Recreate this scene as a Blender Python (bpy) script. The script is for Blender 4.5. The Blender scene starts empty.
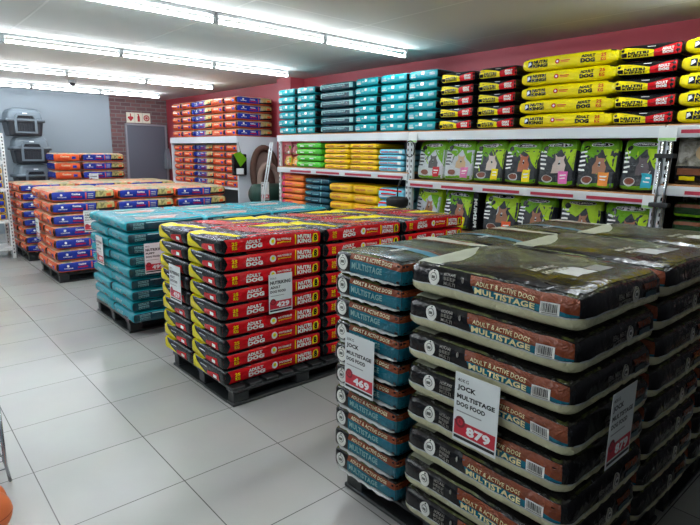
import bpy, bmesh, math, random
from mathutils import Vector, Matrix, noise

# ------------------------------------------------------------------ camera, world, exposure
SC = bpy.context.scene
COL = SC.collection
yaw, pitch, roll = 0.722321, 0.201661, 0.0141449
cy_, sy_, cp_, sp_ = math.cos(yaw), math.sin(yaw), math.cos(pitch), math.sin(pitch)
F = Vector((cp_*sy_, cp_*cy_, -sp_)); Rr = Vector((cy_, -sy_, 0)); U = Rr.cross(F)
r2 = math.cos(roll)*Rr + math.sin(roll)*U
u2 = -math.sin(roll)*Rr + math.cos(roll)*U
cam = bpy.data.cameras.new('camera'); camo = bpy.data.objects.new('camera', cam); COL.objects.link(camo)
cam.sensor_width = 36.0; cam.lens = 538.106*36.0/700.0; cam.clip_start = 0.05; cam.clip_end = 100
m = Matrix((r2, u2, -F)).transposed().to_4x4(); m.translation = Vector((0, 0, 1.75))
camo.matrix_world = m
SC.camera = camo
w = bpy.data.worlds.new('world'); SC.world = w; w.use_nodes = True
w.node_tree.nodes['Background'].inputs[0].default_value = (0.80, 0.9, 1.0, 1)
w.node_tree.nodes['Background'].inputs[1].default_value = 0.25
SC.view_settings.view_transform = 'Standard'; SC.view_settings.look = 'None'
SC.view_settings.gamma = 1.0; SC.view_settings.use_curve_mapping = False
SC.view_settings.exposure = 0.95
TUBE_POWER = 41.0          # emission strength of the fluorescent tubes
SC.cycles.use_denoising = True
SC.cycles.max_bounces = 8
SC.cycles.diffuse_bounces = 5

# ------------------------------------------------------------------ materials
def lin(c):
    return tuple(((x/255)/12.92 if x/255 <= 0.04045 else (((x/255)+0.055)/1.055)**2.4) for x in c)
MATS = {}
def mat(name, rgb, rough=0.5, metal=0.0, bump=0.0, bscale=20.0, var=0.0, spec=0.5, emit=0, coat=0.0):
    if name in MATS: return MATS[name]
    M = bpy.data.materials.new(name); M.use_nodes = True
    n = M.node_tree.nodes; l = M.node_tree.links; b = n['Principled BSDF']
    c = lin(rgb)
    b.inputs['Base Color'].default_value = (*c, 1)
    b.inputs['Roughness'].default_value = rough; b.inputs['Metallic'].default_value = metal
    b.inputs['Specular IOR Level'].default_value = spec
    b.inputs['Coat Weight'].default_value = coat; b.inputs['Coat Roughness'].default_value = 0.10
    tc = n.new('ShaderNodeTexCoord')
    if bump:
        nz = n.new('ShaderNodeTexNoise'); nz.inputs['Scale'].default_value = bscale; nz.inputs['Detail'].default_value = 3
        nz.inputs['Distortion'].default_value = 1.4
        l.new(tc.outputs['Object'], nz.inputs['Vector'])
        bp = n.new('ShaderNodeBump'); bp.inputs['Strength'].default_value = bump; bp.inputs['Distance'].default_value = 0.02
        l.new(nz.outputs['Fac'], bp.inputs['Height']); l.new(bp.outputs['Normal'], b.inputs['Normal'])
        if coat: l.new(bp.outputs['Normal'], b.inputs['Coat Normal'])
    if var:
        nv = n.new('ShaderNodeTexNoise'); nv.inputs['Scale'].default_value = 6; l.new(tc.outputs['Object'], nv.inputs['Vector'])
        mx = n.new('ShaderNodeMix'); mx.data_type = 'RGBA'
        mx.inputs[6].default_value = (*[x*(1-var) for x in c], 1); mx.inputs[7].default_value = (*[min(1, x*(1+var)) for x in c], 1)
        l.new(nv.outputs['Fac'], mx.inputs[0]); l.new(mx.outputs[2], b.inputs['Base Color'])
    if emit:
        b.inputs['Emission Color'].default_value = (*c, 1); b.inputs['Emission Strength'].default_value = emit
    MATS[name] = M
    return M
def film(name, rgb, rough=0.3, bump=0.35, bscale=30, var=0.15):
    return mat(name, rgb, rough=rough*.72, bump=min(1, bump*1.9), bscale=bscale, var=var, spec=0.28, coat=0.22)

def mat_photo(name, stops, scale=5.0, rough=0.3, bump=0.5):
    """a printed landscape-like picture: noise through a colour ramp"""
    if name in MATS: return MATS[name]
    M = bpy.data.materials.new(name); M.use_nodes = True
    n = M.node_tree.nodes; l = M.node_tree.links; b = n['Principled BSDF']
    tc = n.new('ShaderNodeTexCoord'); nz = n.new('ShaderNodeTexNoise'); nz.inputs['Scale'].default_value = scale
    nz.inputs['Detail'].default_value = 4; nz.inputs['Distortion'].default_value = 0.8
    l.new(tc.outputs['Object'], nz.inputs['Vector'])
    cr = n.new('ShaderNodeValToRGB'); e = cr.color_ramp.elements
    e[0].position = stops[0][0]; e[0].color = (*lin(stops[0][1]), 1)
    e[1].position = stops[-1][0]; e[1].color = (*lin(stops[-1][1]), 1)
    for p, c in stops[1:-1]:
        k = e.new(p); k.color = (*lin(c), 1)
    l.new(nz.outputs['Fac'], cr.inputs[0]); l.new(cr.outputs[0], b.inputs['Base Color'])
    b.inputs['Roughness'].default_value = rough; b.inputs['Specular IOR Level'].default_value = 0.42; b.inputs['Coat Weight'].default_value = 0.0; b.inputs['Coat Roughness'].default_value = 0.1
    n2 = n.new('ShaderNodeTexNoise'); n2.inputs['Scale'].default_value = 30; n2.inputs['Distortion'].default_value = 1.6
    l.new(tc.outputs['Object'], n2.inputs['Vector'])
    bp = n.new('ShaderNodeBump'); bp.inputs['Strength'].default_value = min(1, bump*1.8); bp.inputs['Distance'].default_value = 0.025
    l.new(n2.outputs['Fac'], bp.inputs['Height']); l.new(bp.outputs['Normal'], b.inputs['Normal']); l.new(bp.outputs['Normal'], b.inputs['Coat Normal'])
    MATS[name] = M
    return M

def mat_tiles():
    M = bpy.data.materials.new('floor_tiles'); M.use_nodes = True
    n = M.node_tree.nodes; l = M.node_tree.links; b = n['Principled BSDF']
    tc = n.new('ShaderNodeTexCoord'); mp = n.new('ShaderNodeMapping')
    mp.inputs['Location'].default_value = (-0.4674+0.6*20, -3.739+0.6*20, 0)
    l.new(tc.outputs['Object'], mp.inputs['Vector'])
    br = n.new('ShaderNodeTexBrick'); br.offset = 0; br.squash = 1
    br.inputs['Scale'].default_value = 1.0; br.inputs['Brick Width'].default_value = 0.6; br.inputs['Row Height'].default_value = 0.6
    br.inputs['Mortar Size'].default_value = 0.0028; br.inputs['Mortar Smooth'].default_value = 0.2
    br.inputs['Color1'].default_value = (*lin((182, 182, 174)), 1); br.inputs['Color2'].default_value = (*lin((175, 176, 168)), 1)
    br.inputs['Mortar'].default_value = (*lin((92, 90, 84)), 1)
    l.new(mp.outputs[0], br.inputs['Vector'])
    nz = n.new('ShaderNodeTexNoise'); nz.inputs['Scale'].default_value = 2.2; nz.inputs['Detail'].default_value = 6
    l.new(tc.outputs['Object'], nz.inputs['Vector'])
    mx = n.new('ShaderNodeMix'); mx.data_type = 'RGBA'; mx.blend_type = 'MULTIPLY'; mx.inputs[0].default_value = 0.22
    l.new(br.outputs['Color'], mx.inputs[6]); l.new(nz.outputs['Color'], mx.inputs[7])
    hs = n.new('ShaderNodeHueSaturation'); hs.inputs['Saturation'].default_value = 0.5
    l.new(mx.outputs[2], hs.inputs['Color'])
    l.new(hs.outputs[0], b.inputs['Base Color'])
    b.inputs['Roughness'].default_value = 0.24
    bp = n.new('ShaderNodeBump'); bp.inputs['Strength'].default_value = 0.3; bp.inputs['Distance'].default_value = 0.002; bp.invert = True
    l.new(br.outputs['Fac'], bp.inputs['Height']); l.new(bp.outputs['Normal'], b.inputs['Normal'])
    return M
def mat_brick():
    M = bpy.data.materials.new('face_brick'); M.use_nodes = True
    n = M.node_tree.nodes; l = M.node_tree.links; b = n['Principled BSDF']
    tc = n.new('ShaderNodeTexCoord'); mp = n.new('ShaderNodeMapping'); mp.inputs['Rotation'].default_value = (math.radians(90), 0, 0)
    l.new(tc.outputs['Object'], mp.inputs['Vector'])
    br = n.new('ShaderNodeTexBrick'); br.inputs['Scale'].default_value = 1.0
    br.inputs['Brick Width'].default_value = 0.235; br.inputs['Row Height'].default_value = 0.085; br.inputs['Mortar Size'].default_value = 0.010
    br.inputs['Color1'].default_value = (*lin((125, 88, 88)), 1); br.inputs['Color2'].default_value = (*lin((98, 72, 76)), 1)
    br.inputs['Mortar'].default_value = (*lin((118, 112, 112)), 1)
    l.new(mp.outputs[0], br.inputs['Vector']); l.new(br.outputs['Color'], b.inputs['Base Color'])
    b.inputs['Roughness'].default_value = 0.85
    bp = n.new('ShaderNodeBump'); bp.inputs['Strength'].default_value = 0.6; bp.inputs['Distance'].default_value = 0.008; bp.invert = True
    l.new(br.outputs['Fac'], bp.inputs['Height']); l.new(bp.outputs['Normal'], b.inputs['Normal'])
    return M
def mat_ceiling():
    M = bpy.data.materials.new('ceiling_board'); M.use_nodes = True
    n = M.node_tree.nodes; l = M.node_tree.links; b = n['Principled BSDF']
    tc = n.new('ShaderNodeTexCoord'); mp = n.new('ShaderNodeMapping')
    mp.inputs['Location'].default_value = (-3.69+12.2, -3.98+12.15, 0)
    l.new(tc.outputs['Object'], mp.inputs['Vector'])
    br = n.new('ShaderNodeTexBrick'); br.offset = 0
    br.inputs['Scale'].default_value = 1.0; br.inputs['Brick Width'].default_value = 1.22; br.inputs['Row Height'].default_value = 2.43
    br.inputs['Mortar Size'].default_value = 0.012; br.inputs['Mortar Smooth'].default_value = 0.3
    br.inputs['Color1'].default_value = (*lin((208, 210, 206)), 1); br.inputs['Color2'].default_value = (*lin((203, 206, 202)), 1)
    br.inputs['Mortar'].default_value = (*lin((224, 226, 222)), 1)
    l.new(mp.outputs[0], br.inputs['Vector']); l.new(br.outputs['Color'], b.inputs['Base Color'])
    b.inputs['Roughness'].default_value = 0.75
    bp = n.new('ShaderNodeBump'); bp.inputs['Strength'].default_value = 0.5; bp.inputs['Distance'].default_value = 0.004
    l.new(br.outputs['Fac'], bp.inputs['Height']); l.new(bp.outputs['Normal'], b.inputs['Normal'])
    return M

# ------------------------------------------------------------------ generic mesh helpers
def tag(o, label=None, cat=None, group=None, kind=None):
    if label:
        o['label'] = label
        nw = len(label.split())
        if o.parent is None and not kind and not (4 <= nw <= 16): print('LABEL LENGTH', nw, label)
    if cat: o['category'] = cat
    if group: o['group'] = group
    if kind: o['kind'] = kind
    return o
def empty(name, loc=(0, 0, 0), rz=0.0):
    o = bpy.data.objects.new(name, None); COL.objects.link(o); o.location = loc; o.rotation_euler = (0, 0, rz)
    o.empty_display_size = 0.1
    return o
class MB:
    def __init__(s): s.v = []; s.f = []; s.m = []; s.mats = []; s.sm = []
    def mi(s, M):
        if M not in s.mats: s.mats.append(M)
        return s.mats.index(M)
    def add(s, vs, fs, M, smooth=False):
        o = len(s.v); s.v += [tuple(v) for v in vs]; i = s.mi(M)
        for f in fs: s.f.append([k+o for k in f]); s.m.append(i); s.sm.append(smooth)
        return s
    def box(s, x0, x1, y0, y1, z0, z1, M):
        vs = [(x, y, z) for z in (z0, z1) for y in (y0, y1) for x in (x0, x1)]
        return s.add(vs, [(0, 2, 3, 1), (4, 5, 7, 6), (0, 1, 5, 4), (2, 6, 7, 3), (0, 4, 6, 2), (1, 3, 7, 5)], M)
    def bevbox(s, x0, x1, y0, y1, z0, z1, M, b=0.006, seg=2):
        bm = bmesh.new(); bmesh.ops.create_cube(bm, size=1)
        for v in bm.verts: v.co = Vector(((x0+x1)/2+v.co.x*(x1-x0), (y0+y1)/2+v.co.y*(y1-y0), (z0+z1)/2+v.co.z*(z1-z0)))
        bmesh.ops.bevel(bm, geom=bm.edges[:], offset=b, segments=seg, affect='EDGES', profile=0.5)
        bm.verts.index_update()
        s.add([v.co for v in bm.verts], [[v.index for v in f.verts] for f in bm.faces], M); bm.free()
        return s
    def tube(s, pts, r, M, seg=10, cap=True, closed=False):
        pts = [Vector(p) for p in pts]; rs = r if isinstance(r, (list, tuple)) else [r]*len(pts)
        vs = []; fs = []; n = len(pts); up = Vector((0, 0, 1)); prev = None
        for i, p in enumerate(pts):
            if closed: t = pts[(i+1) % n]-pts[i-1]
            else: t = pts[min(i+1, n-1)]-pts[max(i-1, 0)]
            t.normalize()
            a = prev if prev is not None else (up if abs(t.z) < 0.9 else Vector((1, 0, 0)))
            x = (a - t*a.dot(t)).normalized(); prev = x; y = t.cross(x)
            for k in range(seg):
                q = 2*math.pi*k/seg; vs.append(p+(x*math.cos(q)+y*math.sin(q))*rs[i])
        for i in range(n if closed else n-1):
            j = (i+1) % n
            for k in range(seg):
                k2 = (k+1) % seg; fs.append((i*seg+k, i*seg+k2, j*seg+k2, j*seg+k))
        if cap and not closed: fs += [tuple(range(seg))[::-1], tuple(range((n-1)*seg, n*seg))]
        return s.add(vs, fs, M, True)
    def lathe(s, prof, c, M, seg=24, smooth=True):
        vs = []; fs = []
        for (r, z) in prof:
            for k in range(seg):
                q = 2*math.pi*k/seg; vs.append((c[0]+r*math.cos(q), c[1]+r*math.sin(q), c[2]+z))
        for i in range(len(prof)-1):
            for k in range(seg):
                k2 = (k+1) % seg; fs.append((i*seg+k, i*seg+k2, (i+1)*seg+k2, (i+1)*seg+k))
        return s.add(vs, fs, M, smooth)
    def prism(s, pts, z0, z1, M, axis='z'):
        n = len(pts)
        def P(a, b, c): return {'z': (a, b, c), 'y': (a, c, b), 'x': (c, a, b)}[axis]
        vs = [P(a, b, z0) for a, b in pts]+[P(a, b, z1) for a, b in pts]
        fs = [tuple(range(n))[::-1], tuple(range(n, 2*n))]+[(i, (i+1) % n, (i+1) % n+n, i+n) for i in range(n)]
        return s.add(vs, fs, M)
    def mesh(s, name, fixn=True):
        me = bpy.data.meshes.new(name); me.from_pydata(s.v, [], s.f)
        for M in s.mats: me.materials.append(M)
        me.polygons.foreach_set('material_index', s.m); me.polygons.foreach_set('use_smooth', s.sm)
        if fixn:
            bm = bmesh.new(); bm.from_mesh(me); bmesh.ops.recalc_face_normals(bm, faces=bm.faces); bm.to_mesh(me); bm.free()
        me.update(); return me
    def build(s, name, parent=None, loc=(0, 0, 0), rz=0.0, fixn=True):
        o = bpy.data.objects.new(name, s.mesh(name, fixn)); COL.objects.link(o)
        o.location = loc; o.rotation_euler = (0, 0, rz); o.parent = parent
        return o
def copy_tree(o, parent=None):
    c = o.copy(); COL.objects.link(c); c.parent = parent
    for ch in [x for x in CH.get(o.name, [])]:
        copy_tree(ch, c)
    return c
CH = {}
def note_children(o):
    CH[o.name] = [x for x in COL.objects if x.parent == o]
    for c in CH[o.name]: note_children(c)

# text as flat polygons, fitted to a box
TEXTS = {}
def text_raw(s, bold):
    k = (s, bold)
    if k not in TEXTS:
        c = bpy.data.curves.new('t', 'FONT'); c.body = s; c.resolution_u = 2; c.offset = bold
        c.space_character = 1.05
        o = bpy.data.objects.new('t', c); me = bpy.data.meshes.new_from_object(o)
        vs = [(v.co.x, v.co.y) for v in me.vertices]; fs = [list(p.vertices) for p in me.polygons]
        bpy.data.objects.remove(o); bpy.data.curves.remove(c); bpy.data.meshes.remove(me)
        x0 = min(v[0] for v in vs); x1 = max(v[0] for v in vs); y0 = min(v[1] for v in vs); y1 = max(v[1] for v in vs)
        TEXTS[k] = ([((x-x0)/(x1-x0), (y-y0)/(y1-y0)) for x, y in vs], fs)
    return TEXTS[k]
def text2d(s, box, bold=0.03, slant=0.0):
    vs, fs = text_raw(s, bold); x0, y0, x1, y1 = box
    return [(x0+(x+slant*y)*(x1-x0), y0+y*(y1-y0)) for x, y in vs], fs
def poly2d(pts): return list(pts), [list(range(len(pts)))]
def rect2d(x0, y0, x1, y1): return poly2d([(x0, y0), (x1, y0), (x1, y1), (x0, y1)])
def disc2d(cx, cy, rx, ry=None, n=16):
    ry = ry or rx
    return poly2d([(cx+rx*math.cos(2*math.pi*i/n), cy+ry*math.sin(2*math.pi*i/n)) for i in range(n)])

# ------------------------------------------------------------------ bags
def face_point(face, s, t, a, b, c, off):
    if face == 'front': return Vector((s, -b-off, t))
    if face == 'back': return Vector((-s, b+off, t))
    if face == 'left': return Vector((-a-off, -s, t))
    if face == 'right': return Vector((a+off, s, t))
    if face == 'top': return Vector((s, t, c+off))
    return Vector((s, -t, -c-off))
class Bag:
    """a filled sack: a gridded box bent by one smooth deformation, with its print laid on the same skin"""
    def __init__(s, L, W, H, r, color, seed=1, amp=0.006, freq=5.0, amp2=0.0018, taper=(0.0, 0.0), taper_top=0.0, sag=0.0, grid=0.035, cuts=((), (), ()), free=False):
        H -= 0.003; s.free = free
        s.a, s.b, s.c = L/2, W/2, H/2; s.r = r; s.seed = seed; s.amp = amp; s.freq = freq; s.amp2 = amp2
        s.taper = taper; s.tt = taper_top; s.sag = sag; s.mb = MB(); s.grid = grid
        s.body(color, cuts)
    def D(s, P):
        a, b, c = s.a, s.b, s.c; r = s.r; h = (a, b, c)
        Q = Vector([max(-(h[i]-r[i]), min(h[i]-r[i], P[i])) for i in range(3)])
        d = Vector([(P[i]-Q[i])/r[i] for i in range(3)]); mx = max(abs(x) for x in d)
        if mx > 1e-9: d *= mx/d.length
        P = Q+Vector([d[i]*r[i] for i in range(3)])
        x, y, z = P
        fx = min(1.15, abs(x)/a); fy = min(1.15, abs(y)/b); fz = (z+c)/(2*c)
        z = z*(1-s.taper[0]*fx**4-s.taper[1]*fy**4)
        if s.tt: y = y*(1-s.tt*max(0, fz)**2.2)
        z -= s.sag*(x/a)**2
        P = Vector((x, y, z))
        sd = Vector((s.seed*7.3, s.seed*3.1, s.seed*5.7))
        k = noise.noise_vector(P*s.freq+sd)*s.amp+noise.noise_vector(P*22+sd)*s.amp2
        # pressed between its neighbours: no bulge past its own box (the top of a free bag may)
        for i, h_ in ((0, a), (1, b), (2, c)):
            if P[i]*k[i] > 0 and not (s.free and i == 2 and P[i] > 0): k[i] *= max(0.0, 1-(abs(P[i])/h_)**2)
        return P+k
    def body(s, color, cuts):
        a, b, c = s.a, s.b, s.c
        def lines(h, cu, r):
            n = max(2, round(2*h/s.grid)); L = [-h+2*h*i/n for i in range(n+1)]
            L += [-h+r*0.25, -h+r*0.6, h-r*0.25, h-r*0.6]
            L = [x for x in L if all(abs(x-q) > s.grid*0.2 for q in cu)]+list(cu)
            L.sort(); o = [L[0]]
            for x in L[1:]:
                if x-o[-1] > 0.0035 or x in cu: o.append(x)
            return o
        X = lines(a, cuts[0], s.r[0]); Y = lines(b, cuts[1], s.r[1]); Z = lines(c, cuts[2], s.r[2])
        idx = {}; vs = []; mb = s.mb
        def vid(P):
            k = tuple(round(q, 5) for q in P)
            if k not in idx: idx[k] = len(vs); vs.append(s.D(Vector(P)))
            return idx[k]
        quads = []
        for face, A, B in (('front', X, Z), ('back', [-x for x in X][::-1], Z), ('left', [-y for y in Y][::-1], Z), ('right', Y, Z), ('top', X, Y), ('bottom', X, [-y for y in Y][::-1])):
            for i in range(len(A)-1):
                for j in range(len(B)-1):
                    q = [vid(face_point(face, *st, a, b, c, 0)) for st in ((A[i], B[j]), (A[i+1], B[j]), (A[i+1], B[j+1]), (A[i], B[j+1]))]
                    quads.append((q, color(face, (A[i]+A[i+1])/2, (B[j]+B[j+1])/2)))
        mb.v += [tuple(v) for v in vs]
        for q, M in quads: mb.f.append(q); mb.m.append(mb.mi(M)); mb.sm.append(True)
    def decal(s, face, geo, M, layer=1, cut=None):
        vs, fs = geo; cut = cut or s.grid*0.9
        bm = bmesh.new(); bv = [bm.verts.new((x, y, 0)) for x, y in vs]
        for f in fs:
            try: bm.faces.new([bv[i] for i in f])
            except ValueError: pass
        for ax in (0, 1):
            lo = min(v[ax] for v in vs); hi = max(v[ax] for v in vs)
            k = math.floor(lo/cut)+1
            while k*cut < hi:
                co = [0, 0, 0]; co[ax] = k*cut; no = [0, 0, 0]; no[ax] = 1
                bmesh.ops.bisect_plane(bm, geom=bm.verts[:]+bm.edges[:]+bm.faces[:], plane_co=co, plane_no=no, dist=1e-6)
                k += 1
        bmesh.ops.triangulate(bm, faces=[f for f in bm.faces if len(f.verts) > 4])
        bm.verts.index_update()
        off = 0.0009+0.0009*layer
        # outward winding
        out = {'front': 1, 'back': 1, 'left': 1, 'right': 1, 'top': 1, 'bottom': 1}[face]
        V = [s.D(face_point(face, v.co.x, v.co.y, s.a, s.b, s.c, off)) for v in bm.verts]
        Fc = []
        for f in bm.faces:
            ids = [v.index for v in f.verts]
            ar = sum(f.verts[i].co.x*f.verts[(i+1) % len(ids)].co.y-f.verts[(i+1) % len(ids)].co.x*f.verts[i].co.y for i in range(len(ids)))
            Fc.append(ids if ar > 0 else ids[::-1])
        bm.free()
        s.mb.add(V, Fc, M, True)
    def rect(s, face, x0, y0, x1, y1, M, layer=1): s.decal(face, rect2d(x0, y0, x1, y1), M, layer)
    def poly(s, face, pts, M, layer=1): s.decal(face, poly2d(pts), M, layer)
    def disc(s, face, cx, cy, r, M, layer=2, ry=None): s.decal(face, disc2d(cx, cy, r, ry), M, layer, 0.05)
    def text(s, face, t, box, M, layer=3, bold=0.03, slant=0.0): s.decal(face, text2d(t, box, bold, slant), M, layer, 0.045)
    def mesh(s, name):
        # bag origin: underside
        s.mb.v = [(x, y, z+s.c) for x, y, z in s.mb.v]
        return s.mb.mesh(name, fixn=False)

K = film('print_black', (20, 21, 24), 0.25, 0.15); WH = mat('print_white', (232, 232, 226), 0.4); YE = film('print_yellow', (240, 222, 0), 0.32)
RED = film('print_red', (205, 10, 22), 0.30); GREY = film('print_grey', (120, 118, 112)); SILV = film('print_silver', (190, 192, 190), 0.25)
OR = film('print_orange', (228, 92, 44), 0.38); CREAM = film('print_cream', (216, 208, 168), 0.4); BLUE = film('print_blue', (26, 48, 150), 0.3)
TEAL = film('teal_film', (0, 150, 166), 0.3, 0.4); TEALD = film('teal_dark_film', (0, 62, 74), 0.28); TEALP = film('teal_pale', (110, 176, 180), 0.35)
OLIVE = mat_photo('olive_picture', [(0.3, (60, 62, 40)), (0.5, (190, 180, 110)), (0.7, (205, 110, 60))], 14)
LANDS = mat_photo('veld_picture', [(0.32, (24, 26, 22)), (0.47, (32, 32, 28)), (0.54, (92, 98, 50)), (0.60, (36, 32, 28)), (0.74, (110, 112, 104))], 3.2, 0.2, 0.30)
JTEAL = film('jock_teal', (14, 100, 120), 0.3); JOR = film('jock_orange', (122, 56, 28), 0.35); JK = film('jock_black', (17, 15, 18), 0.24, 0.16, 14)
JCREAM = film('jock_cream', (204, 200, 164), 0.35, 0.3); JTXT = mat('jock_letter', (226, 214, 160), 0.4); JG = mat('jock_greytext', (120, 116, 110), 0.5)
LIME = film('lime_film', (104, 168, 20), 0.25, 0.5); LIMEB = film('lime_bright', (170, 214, 34), 0.25, 0.5); DGREY = film('charcoal_film', (52, 56, 60), 0.28, 0.45)
PALE = film('pale_grey_film', (196, 202, 204), 0.3, 0.4)

def red_bag(seed, crumple=False):
    L, W, H = 0.858, 0.505, 0.1145; a, b, c = L/2, W/2, H/2
    if crumple: TOPM = mat_photo('crumpled_black_wrap_glints', [(0.38, (26, 26, 28)), (0.52, (52, 52, 54)), (0.60, (120, 122, 124)), (0.72, (190, 192, 192))], 26, 0.22, 0.9)  # pale ramp stops paint white reflections into the crumpled black wrap
    else: TOPM = K
    def col(f, s, t):
        if f == 'front' or f == 'back': return RED
        if f == 'bottom': return K
        if f == 'top': return TOPM
        return K
    B = Bag(L, W, H, (0.035, 0.026, 0.030), col, seed, 0.008, 4.5, 0.002 if not crumple else 0.004, taper=(0.01, 0.01), free=crumple)
    f = 'front'
    B.poly(f, [(-a, -c), (-a+0.03, -c), (-a+0.055, 0), (-a+0.03, c), (-a, c)], K, 1)
    B.text(f, '25', (-a+.085, .002, -a+.125, .026), YE); B.text(f, 'KG', (-a+.087, -.028, -a+.123, -.004), YE)
    B.text(f, 'ADULT', (-.235, .005, -.115, .030), WH, bold=.05); B.text(f, 'DOG', (-.235, -.030, -.10, .001), WH, bold=.06)
    B.disc(f, -.015, .0, .026, WH); B.disc(f, -.015, .002, .014, YE, 3)
    B.text(f, 'NUTRIBLE', (.025, .004, .145, .018), WH, 3); B.text(f, 'petfood', (.028, -.016, .14, -.003), YE, 3)
    B.rect(f, .18, -.036, .188, .038, YE, 2)
    B.text(f, 'NUTRI', (.20, .003, .32, .032), WH, bold=.05); B.text(f, 'KING', (.20, -.032, .325, -.001), WH, bold=.05)
    B.poly(f, [(.338, -.034), (.385, -.03), (.39, .01), (.38, .036), (.345, .03), (.335, 0)], YE, 2); B.text(f, '8', (.347, -.026, .378, .028), K, 4, bold=.05)
    f = 'left'
    B.poly(f, [(-b, c*.9), (-b, -c*.9), (-.02, -c*.98), (-.03, -c*.6), (-.15, c*.2), (-.2, c*.95)], YE, 1)
    B.poly(f, [(-.02, -c), (.0, -c*.1), (.17, c*.25), (.19, -c)], RED, 1)
    B.rect(f, .09, -.03, .14, -.008, WH, 2)
    B.rect(f, -.10, .014, -.01, .021, SILV, 2)
    f = 'top'
    B.poly(f, [(-a, b), (-a, b-.16), (-a+.10, -.04), (-a+.14, -b+.05), (-a+.2, -b+.05), (-a+.2, -.02), (-a+.08, b)], YE, 1)
    B.rect(f, -a+.22, -b+.0, a-.02, -b+.05, RED, 1)
    B.poly(f, [(-.05, -b+.08), (.18, -b+.08), (.02, b-.03), (-.16, b-.03)], RED, 2)
    B.poly(f, [(.2, b-.12), (.4, b-.2), (.4, b-.02), (.05, b-.02)], YE, 1)
    B.text(f, 'NUTRI KING', (.06, -b+.12, .38, -b+.2), YE, 3)
    return B.mesh('dog_food_bag')
def teal_bag(seed, free=False, L=0.775, W=0.548, H=0.1075):
    a, b, c = L/2, W/2, H/2
    def col(f, s, t):
        if f in ('front', 'back'): return TEALD
        return TEAL
    B = Bag(L, W, H, (0.05, 0.035, 0.040), col, seed, 0.010, 4.5, 0.003, taper=(0.02, 0.02), free=free)
    f = 'front'
    B.poly(f, [(-a, -c), (-a+.025, -c), (-a+.05, 0), (-a+.025, c), (-a, c)], film('teal_deep', (2, 52, 60)), 1)
    for k in range(2): B.rect(f, -a+.07, .006-.034*k, -a+.17, .03-.032*k, TEALP, 2)
    B.text(f, 'NUTRI', (-a+.075, .009, -a+.165, .027), TEALD, 3); B.text(f, 'KING', (-a+.075, -.026, -a+.165, -.008), TEALD, 3)
    B.poly(f, [(-a+.19, c*.5), (a-.02, c*.72), (a-.02, c*.86), (-a+.19, c*.7)], TEALP, 2)
    B.rect(f, -.02, -.018, .01, -.006, YE, 2); B.rect(f, .04, -.014, .055, -.004, OR, 2); B.rect(f, .1, -.012, .2, -.002, TEALP, 2)
    f = 'left'
    B.text(f, 'ADULT', (-.13, -.006, .02, .022), TEALP, 3); B.rect(f, .05, -.02, .15, -.006, TEALD, 2)
    f = 'right'; B.rect(f, -.15, -.02, .1, .01, TEALD, 2)
    f = 'top'
    B.poly(f, [(-a+.14, -b+.1), (.1, -b+.06), (a-.16, -.02), (a-.2, .03), (-.05, .0), (-a+.16, -.05)], SILV, 1)
    B.poly(f, [(-.2, .05), (.2, .1), (.3, .2), (-.22, .18)], TEALP, 1)
    B.rect(f, -.1, -b+.12, .12, -b+.15, OR, 2)
    return B.mesh('dog_food_bag')
def blue_bag(seed, free=False, L=0.825, W=0.522, H=0.154, top='orange'):
    a, b, c = L/2, W/2, H/2
    OT = mat_photo('orange_picture', [(0.36, (224, 112, 70)), (0.46, (228, 160, 124)), (0.54, (206, 190, 150)), (0.66, (150, 150, 130))], 6, 0.3, 0.6)
    def col(f, s, t):
        if f in ('front', 'back'): return BLUE if abs(s) < a-.02 else K
        if f == 'left' or f == 'right': return OR
        return OT if f == 'top' else OR
    B = Bag(L, W, H, (0.07, 0.05, H*0.44), col, seed, 0.009, 4.0, 0.002, taper=(0.04, 0.02), grid=.035, free=free)
    k = H/.15; f = 'front'
    B.rect(f, a-.27, -.9*c, a-.02, .9*c, K, 1); B.poly(f, [(a-.27, -.35*c), (a-.03, -.2*c), (a-.02, .98*c), (a-.25, .98*c)], OLIVE, 2)
    B.rect(f, a-.13, -.015*k, a-.07, .02*k, OR, 3)
    B.disc(f, -a+.14, .016*k, .016, WH, 2); B.text(f, 'CANINE', (-a+.09, -.022*k, -a+.2, -.008*k), WH, 3)
    B.text(f, 'Canine', (-a+.27, .01*k, -a+.37, .036*k), WH, 3, .04); B.text(f, 'SUPREME', (-a+.26, -.026*k, -a+.39, -.004*k), RED, 3, .05)
    B.rect(f, -a+.43, -.04*k, -a+.445, .044*k, OR, 2)
    for q in range(3): B.rect(f, -a+.46, -.03*k+.024*k*q, -a+.53, -.022*k+.024*k*q, SILV, 2)
    f = 'left'
    B.text(f, 'Canine', (-.12, 0, .04, .03*k), CREAM, 3, .03); B.rect(f, .08, -.035*k, .15, .015*k, BLUE, 2); B.rect(f, -.17, -.04*k, .02, -.024*k, RED, 2)
    B.poly(f, [(b-.03, -c*.8), (b, -c), (b, c), (b-.03, c*.8)], K, 1)
    f = 'top'
    B.poly(f, [(.1, -b+.08), (.34, -b+.06), (.36, b-.07), (.16, b-.1)], CREAM, 2)
    B.rect(f, .2, -.08, .32, .04, OLIVE, 3)
    return B.mesh('dog_food_bag')
def logo(B, f, x, z, r, k=1.0):
    B.disc(f, x, z, r, WH if k == 1 else mat('logo_cream', (206, 204, 190), .4), 2, r*1.12)
    B.disc(f, x, z+r*.1, r*.62, mat('logo_line', (96, 96, 90), .5), 3); B.disc(f, x, z+r*.1, r*.52, WH, 4)
    B.rect(f, x-r*.35, z-r*.15, x+r*.35, z+r*.28, mat('logo_line', (96, 96, 90), .5), 5)
    B.disc(f, x, z+r*.95, r*.13, K, 5)
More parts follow.
